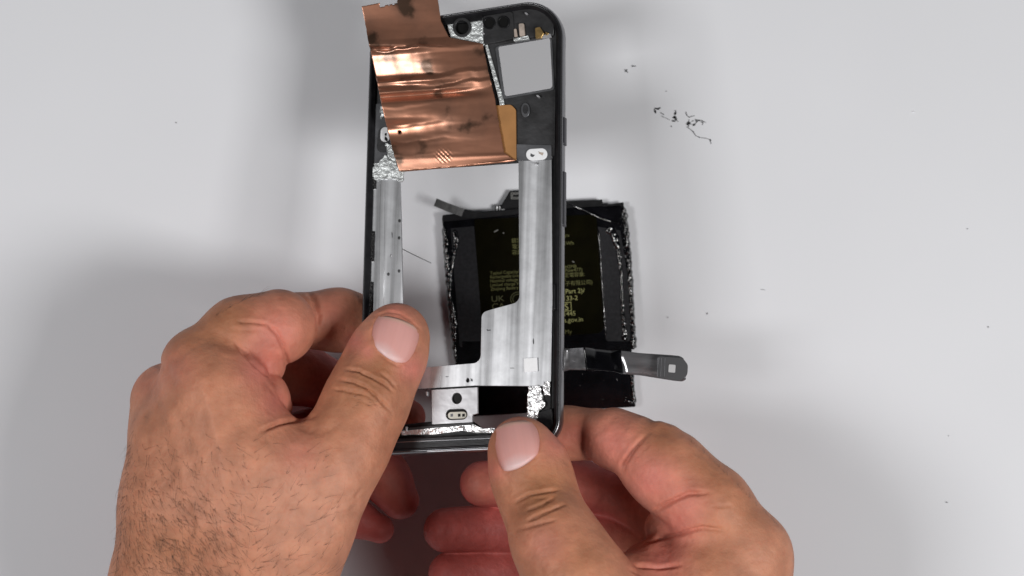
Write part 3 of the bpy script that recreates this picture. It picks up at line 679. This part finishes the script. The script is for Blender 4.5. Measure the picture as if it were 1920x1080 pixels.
TAN = np.array([0.51, 0.218, 0.128]); PINK = np.array([0.67, 0.225, 0.175]); BROWN = np.array([0.33, 0.14, 0.062]); RED = np.array([0.44, 0.10, 0.085])
PALE = np.array([0.57, 0.27, 0.175])
def build_hand(name, label, fld, creases, tones, org, nail_fn, zmin):
    root = empty(name, org, label, 'hand')
    V, F = fld.mesh(); V = smooth(V, F, 6); N = normals(V, F)
    Q = to_px(V); up = np.clip((N[:, 2]+0.05)/0.3, 0, 1)
    for line, depth, wd, zlo in creases:
        d, wh = pdist(Q, line); msk = up*(V[:, 2] > zlo)*np.clip(np.minimum(wh, 1-wh)/0.22+0.12, 0, 1)
        d = d+(0.45 if wd < 5 else 0.0)*np.sin(Q[:, 0]*0.13+Q[:, 1]*0.19+depth*40)
        # groove with slightly raised shoulders
        V = V-N*(msk*depth*(np.exp(-(d/wd)**2)-0.12*np.exp(-((d-2.2*wd)/(1.1*wd))**2)))[:, None]
    o = mesh_obj('skin', V, F, skin, root, True, org)
    C = np.repeat(TAN[None], len(V), 0)
    # palm side is redder; undersides also carry their shade as painted dark red
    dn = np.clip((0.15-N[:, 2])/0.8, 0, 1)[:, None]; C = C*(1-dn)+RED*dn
    lowz = np.clip((zmin-V[:, 2])/14, 0, 1)[:, None]; C = C*(1-lowz)+RED*lowz  # low tucked fingers: dim reddish light put into the skin colour
    for x, y, r, col, st, zlo in tones:
        w = st*np.exp(-(((Q[:, 0]-x)**2+(Q[:, 1]-y)**2)/(r*r)))*(V[:, 2] > zlo); C = C*(1-w[:, None])+col*w[:, None]
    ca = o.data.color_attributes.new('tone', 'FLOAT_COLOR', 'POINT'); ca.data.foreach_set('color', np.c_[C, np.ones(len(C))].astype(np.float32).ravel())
    bvh = BVHTree.FromPolygons([tuple(v) for v in V], [tuple(int(i) for i in f) for f in F])
    nail_fn(bvh, root, org)
    return root, bvh, o
def hit(bvh, px, py):
    d = Vector(((px-960)/FPX, -(py-540)/FPX, -1.0)); d.normalize()
    return bvh.ray_cast(Vector((0, 0, CAM_H)), d)
def make_nail(bvh, root, org, quad, bulge, lift=0.32, edge=0.30, rim0=0.72, axis_curve=0.0):
    """quad: proximal left, proximal right, distal right, distal left (pixels)"""
    A, B, Cq, D = [np.array(q, float) for q in quad]; nn = 26; pts = []; uv = []
    for j in range(nn+1):
        for i in range(nn+1):
            u, v = -1+2*i/nn, -1+2*j/nn
            # superellipse corners
            uu = u*math.sqrt(1-0.62*v*v*0.5); vv = v*math.sqrt(1-0.62*u*u*0.5)
            a = (uu/0.90+1)/2; bq = (vv/0.90+1)/2
            p = (A*(1-a)+B*a)*(1-bq)+(D*(1-a)+Cq*a)*bq
            pts.append(p); uv.append((u, v))
    H = []; 
    for p in pts:
        h = hit(bvh, *p)[0]; H.append(h[2] if h else np.nan)
    H = np.array(H); pts = np.array(pts); uv = np.array(uv); ok = ~np.isnan(H)
    def basis(a): return np.stack([np.ones(len(a)), a[:, 0], a[:, 1], a[:, 0]**2, a[:, 0]*a[:, 1], a[:, 1]**2], 1)
    co = np.linalg.lstsq(basis(uv[ok]), H[ok], rcond=None)[0]; Z = basis(uv) @ co
    rim = np.maximum(np.abs(uv[:, 0]), np.abs(uv[:, 1]))
    Z += lift-(lift+edge)*np.clip((rim-rim0)/(1-rim0), 0, 1)**2+bulge*(1-uv[:, 0]**2)
    # free edge stands proud
    Z += 0.15*np.clip((uv[:, 1]-0.75)/0.25, 0, 1)
    V = [P(p[0], p[1], z) for p, z in zip(pts, Z)]
    Fc = [(j*(nn+1)+i, j*(nn+1)+i+1, (j+1)*(nn+1)+i+1, (j+1)*(nn+1)+i) for j in range(nn) for i in range(nn)]
    o = mesh_obj('thumbnail', V, Fc, M['nail'], root, True, org)
    base = np.array([0.74, 0.37, 0.335]); lun = np.array([0.78, 0.55, 0.54]); tip = np.array([0.74, 0.45, 0.36])
    v = uv[:, 1]+0.25*uv[:, 0]**2
    wl = np.clip((-0.30-v+0.35*np.minimum(0, -uv[:, 0]-0.2)*(-1 if False else 1))/0.5, 0, 1)[:, None]*0.85; wt = np.clip((uv[:, 1]-0.80)/0.1, 0, 1)[:, None]
    C = base*(1-wl)+lun*wl; C = C*(1-wt)+tip*wt
    we = np.clip((np.abs(uv[:, 0])-0.70)/0.3, 0, 1)[:, None]*0.6; C = C*(1-we)+np.array([0.62, 0.26, 0.21])*we
    C = C*(1+0.018*np.sin(uv[:, 0]*23)*np.cos(uv[:, 0]*9))[:, None]
    ca = o.data.color_attributes.new('tone', 'FLOAT_COLOR', 'POINT'); ca.data.foreach_set('color', np.c_[C, np.ones(len(C))].astype(np.float32).ravel())
    sm = o.modifiers.new('thickness', 'SOLIDIFY'); sm.thickness = 0.0004
    return o
def hairs(name, root, bvh, org, items, rad):
    V = []; Fc = []
    for (px, py), (dx, dy), ln, curl, *lf in items:
        lf = lf[0] if lf else 0.16
        h, nn, _, _ = hit(bvh, px, py)
        if h is None: continue
        nn = np.array(nn); p = np.array(h)-nn*0.15
        d = np.array([dx, -dy, 0.0]); d -= nn*(d @ nn); d /= np.linalg.norm(d)+1e-9; sd = np.cross(nn, d)
        steps = 6; ring = []
        for k in range(steps+1):
            t = k/steps; c = p+d*ln*t+sd*curl*ln*t*t+nn*(0.15+ln*lf*math.sin(t*(2.6 if lf < .3 else 1.5)))
            r = rad*(1-0.75*t)
            for q in range(3):
                an = 2.094*q; V.append(c+r*(sd*math.cos(an)+nn*math.sin(an)))
        b0 = len(V)-(steps+1)*3
        for k in range(steps):
            for q in range(3): Fc.append((b0+k*3+q, b0+k*3+(q+1) % 3, b0+(k+1)*3+(q+1) % 3, b0+(k+1)*3+q))
    o = mesh_obj(name, V, Fc, M['hair'], root, True, org); o['kind'] = 'stuff'
    return o

# ---------------- left hand
lo = P(190, 1290, 30); hi = P(830, 520, 30)
fl = Field((lo[0], lo[1]+2, 12), (hi[0]+3, hi[1]+3, 128))
# forearm, wrist and back of the hand
fl.chain([(330, 1330, 70, 120), (330, 1100, 80, 115), (346, 950, 84, 112), (350, 830, 82, 108)], 6, 10)
fl.chain([(480, 1330, 76, 125), (470, 1100, 86, 118), (460, 960, 90, 120), (450, 860, 92, 110), (410, 740, 92, 88), (372, 684, 87, 70)], 10, 10)
fl.chain([(330, 860, 66, 90), (318, 752, 70, 73)], 8, 8)
fl.chain([(450, 850, 64, 120), (430, 760, 66, 80)], 8, 8)
# thumb
fl.chain([(520, 1180, 86, 92), (545, 1060, 90, 84), (582, 985, 92, 76), (620, 895, 91, 72), (652, 828, 88, 75), (689, 748, 84, 73), (713, 692, 80, 66)], 5, 8)
fl.chain([(700, 720, 82, 68), (716, 688, 80, 65), (733, 652, 78, 60), (746, 624, 76, 54)], 3, 8, 1.12)
fl.chain([(580, 880, 92, 72), (515, 890, 94, 92)], 10, 8)
# index finger: first roll, then the segment that dives under the frame
fl.chain([(392, 668, 86, 62), (450, 628, 83, 66), (522, 613, 78, 71)], 2.5, 6)
fl.chain([(545, 602, 66, 54), (635, 600, 55, 54), (735, 615, 48, 46)], 1.0, 6)
# folds at the root of the index finger and the thumb web
fl.chain([(430, 668, 86, 46), (488, 682, 80, 48)], 0.8, 5)
fl.chain([(428, 730, 92, 56), (500, 745, 85, 38), (530, 765, 80, 17)], 0.9, 6)
# middle, ring and little finger underneath
fl.chain([(420, 720, 58, 66), (560, 700, 38, 52), (680, 745, 36, 46), (764, 782, 42, 34)], 1.2, 6)
fl.chain([(430, 840, 46, 60), (600, 815, 32, 46), (690, 855, 34, 43), (722, 895, 36, 42), (750, 938, 37, 36)], 1.2, 6)
fl.chain([(430, 920, 42, 55), (570, 930, 28, 40), (655, 966, 30, 35), (712, 992, 31, 27)], 1.2, 6)
LC = [([(647, 691), (672, 695), (697, 707), (718, 718), (738, 735)], 1.3, 2.6, 60), ([(634, 711), (663, 716), (685, 725), (705, 742), (722, 760), (735, 773)], 1.4, 2.8, 60),
      ([(623, 729), (647, 732), (672, 737), (692, 743)], 0.9, 2.5, 60), ([(713, 698), (730, 712), (742, 728)], 0.7, 2.6, 60), ([(672, 727), (700, 750), (712, 768)], 0.3, 2.5, 60),
      ([(655, 742), (690, 757), (715, 775)], 0.25, 2.5, 60),
      ([(592, 779), (570, 784), (550, 788), (525, 794), (500, 804), (488, 812)], 1.6, 3.6, 60), ([(502, 803), (500, 830)], 0.4, 3, 60),
      ([(500, 606), (520, 625), (534, 655), (540, 690)], 1.3, 3.5, 60), ([(445, 603), (480, 604), (503, 608)], 0.8, 3, 60), ([(440, 640), (452, 655), (478, 682), (505, 705), (520, 725)], 1.3, 3.2, 60),
      ([(430, 617), (455, 620), (485, 618)], 0.3, 3, 60),
      ([(575, 545), (588, 560), (598, 590), (597, 620)], 1.3, 4, 40),
      ([(500, 720), (520, 745), (530, 765)], 0.3, 3, 60), ([(664, 935), (672, 925), (681, 918)], 0.5, 3.5, 60), ([(650, 960), (665, 950), (674, 945)], 0.3, 3, 60),
      ([(697, 648), (713, 663), (730, 677), (747, 686), (760, 681)], 0.45, 2.6, 60), ([(697, 648), (696, 628), (703, 607), (712, 588)], 0.4, 2.6, 60), ([(760, 681), (773, 662), (783, 637), (789, 618)], 0.45, 2.6, 60),
      ([(700, 594), (727, 584), (750, 588), (770, 600), (792, 622)], 0.3, 2.2, 60),
      ([(288, 676), (310, 690), (330, 725)], 0.8, 9, 50),
      ([(370, 690), (395, 760), (415, 850), (425, 950)], -0.7, 13, 60), ([(310, 740), (330, 830), (350, 930)], -0.55, 13, 60), ([(640, 840), (600, 910), (565, 980), (540, 1050)], -0.6, 11, 60),
      ([(450, 1070), (440, 980), (470, 900), (455, 840)], -0.35, 6, 60), ([(470, 900), (510, 860)], -0.3, 6, 60), ([(345, 1060), (375, 990), (360, 930)], -0.3, 6, 60),
      ([(590, 1000), (620, 960), (655, 920)], 0.3, 8, 60), ([(560, 800), (600, 810), (640, 800)], 0.5, 9, 60)]
LT = [(515, 625, 60, PINK, .8, 60), (490, 690, 40, PINK, .95, 60), (520, 755, 35, PINK, .9, 60), (620, 580, 40, PINK, .5, 40), (770, 690, 28, PINK, .9, 60), (665, 640, 22, PINK, .8, 60), (745, 600, 40, PINK, .5, 60),
      (700, 720, 45, BROWN, .55, 60), (655, 745, 40, BROWN, .4, 60), (590, 800, 60, BROWN, .30, 60), (430, 600, 50, BROWN, .6, 60), (350, 630, 45, BROWN, .45, 60), (270, 720, 30, PINK, .3, 40),
      (720, 690, 20, BROWN, .4, 60), (560, 960, 110, PALE, .9, 60), (620, 920, 70, PALE, .6, 60), (300, 1040, 80, BROWN, .35, 60), (560, 850, 40, PINK, .4, 60), (330, 690, 40, PINK, .35, 60), (400, 900, 100, PALE, .3, 60),
      (740, 578, 12, PINK, .5, 60), (690, 660, 14, PINK, .6, 60)]
def left_nail(bvh, root, org):
    make_nail(bvh, root, org, ((697, 650), (763, 688), (790, 616), (708, 588)), 0.5)
org = P(420, 1080, 0)
lh, lbvh, lskin = build_hand('hand', 'left hand with hairy wrist, thumb pressing on the left side of the frame', fl, LC, LT, org, left_nail, 56)
items = []
R = random.Random(3)
while len(items) < 820:          # wrist and back of the hand
    x, y = R.uniform(215, 640), R.uniform(780, 1085)
    dens = min(1, max(0.05, (y-790)/230))*min(1, max(0.12, (560-x)/260))
    if R.random() > dens: continue
    a = math.radians(R.gauss(48 if x < 470 else -35, 24)); items.append(((x, y), (math.cos(a), math.sin(a)), 2+6.5*R.random()**1.6, R.uniform(-.6, .6)))
for k in range(60):
    y = R.uniform(820, 1080); x = np.interp(y, [820, 860, 950, 1020, 1080], [241, 238, 230, 221, 215])+R.uniform(1, 7)
    a = math.radians(R.gauss(120, 30)); items.append(((x, y), (math.cos(a), math.sin(a)), R.uniform(2, 5), R.uniform(-.5, .5), R.uniform(.2, .7)))
for k in range(26):
    x = R.uniform(402, 492); y = np.interp(x, [400, 430, 455, 480, 505], [592, 576, 561, 551, 545])+R.uniform(1.0, 4)
    items.append(((x, y), (R.uniform(.7, 1), -R.uniform(.3, .9)), R.uniform(1.6, 3.6), R.uniform(-.4, .4), R.uniform(.25, .7)))
for k in range(20):
    items.append(((R.uniform(660, 715), R.uniform(735, 765)), (1, R.uniform(-.2, .5)), R.uniform(1, 2), 0))
hairs('arm_hair', lh, lbvh, org, items, 0.052)

# ---------------- right hand
lo = P(760, 1290, 30); hi = P(1520, 730, 30)
fr = Field((lo[0], lo[1]+2, 16), (hi[0]+3, hi[1]+3, 144))
# palm, heel and back of the hand
fr.chain([(1330, 1330, 84, 130), (1345, 1150, 86, 128), (1362, 1080, 88, 112), (1404, 1036, 90, 72)], 8, 10)
fr.chain([(1230, 1330, 84, 130), (1260, 1160, 84, 110), (1310, 1075, 87, 72)], 8, 10)
# index finger
fr.chain([(1404, 1036, 90, 71), (1330, 952, 90, 73), (1252, 884, 87, 70), (1222, 862, 84, 66)], 5, 8)
fr.chain([(1236, 808, 88, 17), (1250, 818, 88, 22)], 3, 4)
fr.chain([(1190, 838, 82, 60), (1150, 822, 77, 58)], 2.0, 5)
fr.chain([(1120, 815, 70, 50), (1060, 812, 68, 46), (1000, 822, 68, 40)], 0.8, 5)
# rolls of the palm at the root of the index finger
fr.chain([(1340, 985, 88, 56), (1262, 985, 84, 40), (1240, 990, 82, 30)], 1.8, 5)
fr.chain([(1330, 1060, 90, 66), (1235, 1052, 87, 42), (1200, 1050, 84, 26)], 2.0, 6)
# thumb
fr.chain([(1160, 1330, 108, 120), (1130, 1170, 116, 104), (1085, 1090, 117, 88), (1042, 1015, 112, 76), (1010, 940, 103, 69)], 6, 8)
fr.chain([(1020, 960, 104, 70), (1004, 915, 101, 66), (990, 872, 99, 63), (975, 838, 96, 56)], 3, 8, 1.12)
fr.chain([(1180, 1110, 98, 74), (1240, 1120, 90, 74)], 8, 8)
# middle, ring and little finger
fr.chain([(1300, 1020, 62, 60), (1190, 935, 42, 50), (1060, 905, 40, 48), (905, 907, 45, 43)], 1.0, 6)
fr.chain([(1290, 1080, 58, 60), (1130, 1010, 40, 50), (960, 988, 37, 46), (836, 994, 39, 42)], 1.0, 6)
fr.chain([(1270, 1140, 56, 60), (1100, 1090, 38, 46), (960, 1072, 36, 44), (845, 1076, 36, 42)], 1.0, 6)
RC = [([(962, 944), (993, 927), (1023, 921), (1048, 918)], 1.2, 2.8, 70), ([(985, 958), (1020, 944), (1040, 931)], 1.1, 2.7, 70), ([(988, 977), (1026, 959), (1062, 944)], 1.2, 2.9, 70), ([(966, 994), (1002, 985), (1044, 973)], 0.7, 3.0, 70),
      ([(1000, 935), (1030, 933)], 0.3, 2.6, 70),
      ([(1224, 960), (1260, 940), (1292, 925), (1330, 924)], 1.6, 4, 60), ([(1206, 1018), (1250, 1006), (1318, 990), (1362, 995)], 1.4, 3.6, 60), ([(1325, 988), (1340, 975)], 0.4, 3, 60), ([(1185, 1060), (1235, 1064), (1280, 1060)], 1.2, 3.4, 60),
      ([(1180, 1066), (1215, 1085)], 0.6, 3, 60), ([(1330, 950), (1375, 948)], 0.3, 3, 60),
      ([(1168, 890), (1170, 868), (1185, 845), (1212, 815)], 1.3, 3.6, 60), ([(1092, 850), (1096, 820), (1102, 795)], 0.6, 4, 50),
      ([(943, 886), (975, 872), (1011, 852)], 0.45, 2.8, 70), ([(1011, 852), (1009, 825), (1000, 793)], 0.4, 2.6, 70), ([(943, 886), (930, 855), (923, 825)], 0.4, 2.6, 70)]
RT = [(1150, 830, 55, PINK, .85, 55), (1220, 900, 55, PINK, .95, 55), (1270, 985, 45, PINK, .85, 60), (1240, 1050, 50, PINK, .9, 60), (1075, 810, 30, RED, .5, 40), (1290, 930, 40, PINK, .7, 60),
      (1240, 815, 40, BROWN, .55, 60), (1330, 880, 55, BROWN, .45, 60), (1400, 960, 50, BROWN, .35, 60), (1010, 945, 42, BROWN, .7, 70), (1040, 905, 40, BROWN, .45, 70), (1000, 900, 30, BROWN, .4, 70),
      (1090, 1050, 45, BROWN, .35, 70), (925, 880, 24, PINK, .7, 70), (1040, 830, 30, PINK, .6, 70), (970, 790, 22, PINK, .5, 70), (1420, 1040, 60, PALE, .6, 60), (1320, 1050, 40, BROWN, .2, 60), (1020, 1020, 40, PINK, .35, 70)]
def right_nail(bvh, root, org):
    make_nail(bvh, root, org, ((942, 889), (1013, 853), (1001, 787), (926, 800)), 0.35, 0.75, 0.2, rim0=0.82)
org = P(1260, 1080, 0)
rh, rbvh, rskin = build_hand('hand', 'right hand with smooth skin, thumb pointing up over the bottom edge of the frame', fr, RC, RT, org, right_nail, 62)
items = []
for k in range(60):
    x = R.uniform(1290, 1460); y = np.interp(x, [1285, 1320, 1350, 1380, 1410, 1440, 1462], [818, 845, 875, 905, 937, 965, 987])+R.uniform(1.0, 4)
    items.append(((x, y), (-R.uniform(-.2, .8), -R.uniform(.2, .9)), R.uniform(1.0, 2.4), R.uniform(-.4, .4), R.uniform(.3, .8)))
hairs('finger_hair', rh, rbvh, org, items, 0.035)

# ------------------------------------------------------------------ crumbs and threads on the table
def debris(name, blobs, threads, label, cat, group=None, m=M['debris'], seed=1):
    """ragged flakes (x, y, rx, ry, rot) and thin strands, all stuck together as one crumb; sizes in photo px"""
    r = random.Random(seed); V = []; Fc = []
    pts_all = [(b[0], b[1]) for b in blobs]+[p for t in threads for p in t]
    c0 = P(np.mean([p[0] for p in pts_all]), np.mean([p[1] for p in pts_all]), 0)
    for x, y, rx, ry, rot in blobs:
        n = 9; b0 = len(V); c, s = math.cos(rot), math.sin(rot)
        for lay in (0, 1):
            for k in range(n):
                a = 2*math.pi*k/n; f = r.uniform(0.55, 1.2)*(1 if lay == 0 else .7)
                q = P(x+rx*f*math.cos(a)*c-ry*f*math.sin(a)*s, y+rx*f*math.cos(a)*s+ry*f*math.sin(a)*c, 0.05+lay*r.uniform(.25, .6)); V.append(q)
        V.append(P(x, y, 0.55))
        for k in range(n):
            Fc.append((b0+k, b0+(k+1) % n, b0+n+(k+1) % n, b0+n+k)[::-1]); Fc.append((b0+n+k, b0+n+(k+1) % n, b0+2*n)[::-1])
    for t in threads:
        pts = [np.array(P(x, y, 0.12+0.25*r.random())) for x, y in t]; b0 = len(V)
        for i, p in enumerate(pts):
            d = pts[min(i+1, len(pts)-1)]-pts[max(i-1, 0)]; d /= np.linalg.norm(d)+1e-9; sd = np.array([-d[1], d[0], 0]); rr = r.uniform(.07, .16)
            V += [p-sd*rr, p+np.array([0, 0, rr]), p+sd*rr, p-np.array([0, 0, rr*.7])]
        for i in range(len(pts)-1):
            for k in range(4): Fc.append((b0+i*4+k, b0+i*4+(k+1) % 4, b0+i*4+4+(k+1) % 4, b0+i*4+4+k))
    o = mesh_obj(name, V, Fc, m, None, False, c0); o.location = Vector(c0)*S
    return tag(o, label, cat, group)
debris('glue_flake', [(1232, 204, 5.5, 1.8, .2), (1236, 203, 3, 1.4, -.4), (1229, 209, 2.2, 3.2, .3)], [[(1228, 202), (1227, 207), (1230, 213)]], 'small curled black glue flake at the left end of the crumb trail', 'debris', seed=1)
debris('glue_flake', [(1266, 213, 2.4, 3.5, 0), (1265, 220, 3.2, 3.2, .4), (1263, 227, 4, 1.8, .1), (1268, 224, 2, 3, .8)], [[(1264, 208), (1267, 207), (1268, 211), (1266, 216)], [(1266, 224), (1272, 228)], [(1261, 221), (1268, 219)]],
       'upright ragged black glue flake, second in the crumb trail', 'debris', seed=2)
debris('glue_crumb_tangle', [(1292, 231, 4, 3, .3), (1289, 233, 2, 2, 0), (1301, 234, 1.4, 3, .6), (1306, 227, 3, 1.4, .2), (1311, 226, 2.6, 1.4, 0), (1316, 229, 2, 1.2, .5)],
       [[(1286, 210), (1288, 216), (1292, 220), (1297, 218), (1303, 217)], [(1303, 224), (1309, 225), (1316, 226), (1324, 230)], [(1302, 236), (1305, 230), (1309, 227)], [(1317, 234), (1319, 228)], [(1286, 232), (1298, 233)], [(1292, 224), (1291, 238)], [(1296, 228), (1301, 226)]],
       'tangle of fine black glue crumbs at the right of the trail', 'debris', seed=3)
debris('glue_strand', [(1300, 247, 1.4, 1.2, 0), (1311, 257, 1.2, 1, 0), (1332, 263, 2, 2.4, 0)], [[(1288, 238), (1295, 243), (1300, 247), (1304, 254), (1312, 258), (1322, 259), (1332, 262), (1333, 270)]], 'thin black strand trailing down right from the crumb tangle', 'debris', seed=4)
debris('glue_strand', [(1241, 218, 1, .8, 0)], [[(1238, 211), (1245, 215)], [(1241, 218), (1250, 222), (1256, 225)]], 'faint thread between the two largest glue flakes', 'debris', seed=5)
debris('speck', [(1259, 237, 1.4, 1.4, 0)], [], 'single dark dot just below the crumb trail', 'debris', seed=6)
debris('speck', [(1189, 124, 4.6, 1.2, 0), (1186, 124, 1.2, 1.8, 0)], [], 'short dark dash, topmost of the specks right of the frame', 'debris', seed=7)
debris('speck', [(1174, 133, 1.8, 1.3, .6)], [[(1171, 130), (1177, 136)], [(1176, 130), (1172, 135)]], 'tiny cross shaped speck below left of the dark dash', 'debris', seed=8)
for i, (x, y, rx, ry, lb) in enumerate(((1430, 543, 5, .6, 'faint short grey line on the bare right half of the table'), (1326, 588, .8, 2.2, 'tiny upright dark fibre right of the battery'), (1252, 595, .9, 1.2, 'tiny dark dot on the table just right of the battery'),
        (1853, 613, .8, 1.6, 'tiny dark speck near the right edge of the table'), (1775, 942, 2.6, 1.0, 'smudge of tiny specks low on the right side of the table'), (1778, 817, 1, .8, 'lone pin point speck above the smudge at lower right'),
        (1814, 429, 1.3, .9, 'tiny dark grain in the upper right area of the table'), (330, 230, 1.1, 1.1, 'lone dark dot on the empty left side of the table'), (1249, 171, 2, .8, 'faint grey mark between the dash and the crumb trail'))):
    debris('speck', [(x, y, rx, ry, 0.2)], [], lb, 'debris', seed=20+i)
debris('white_grain', [(1713, 209, 2.6, 1.1, 0.1)], [], 'tiny white grain on the upper right of the table', 'debris', m=M['white'], seed=40)
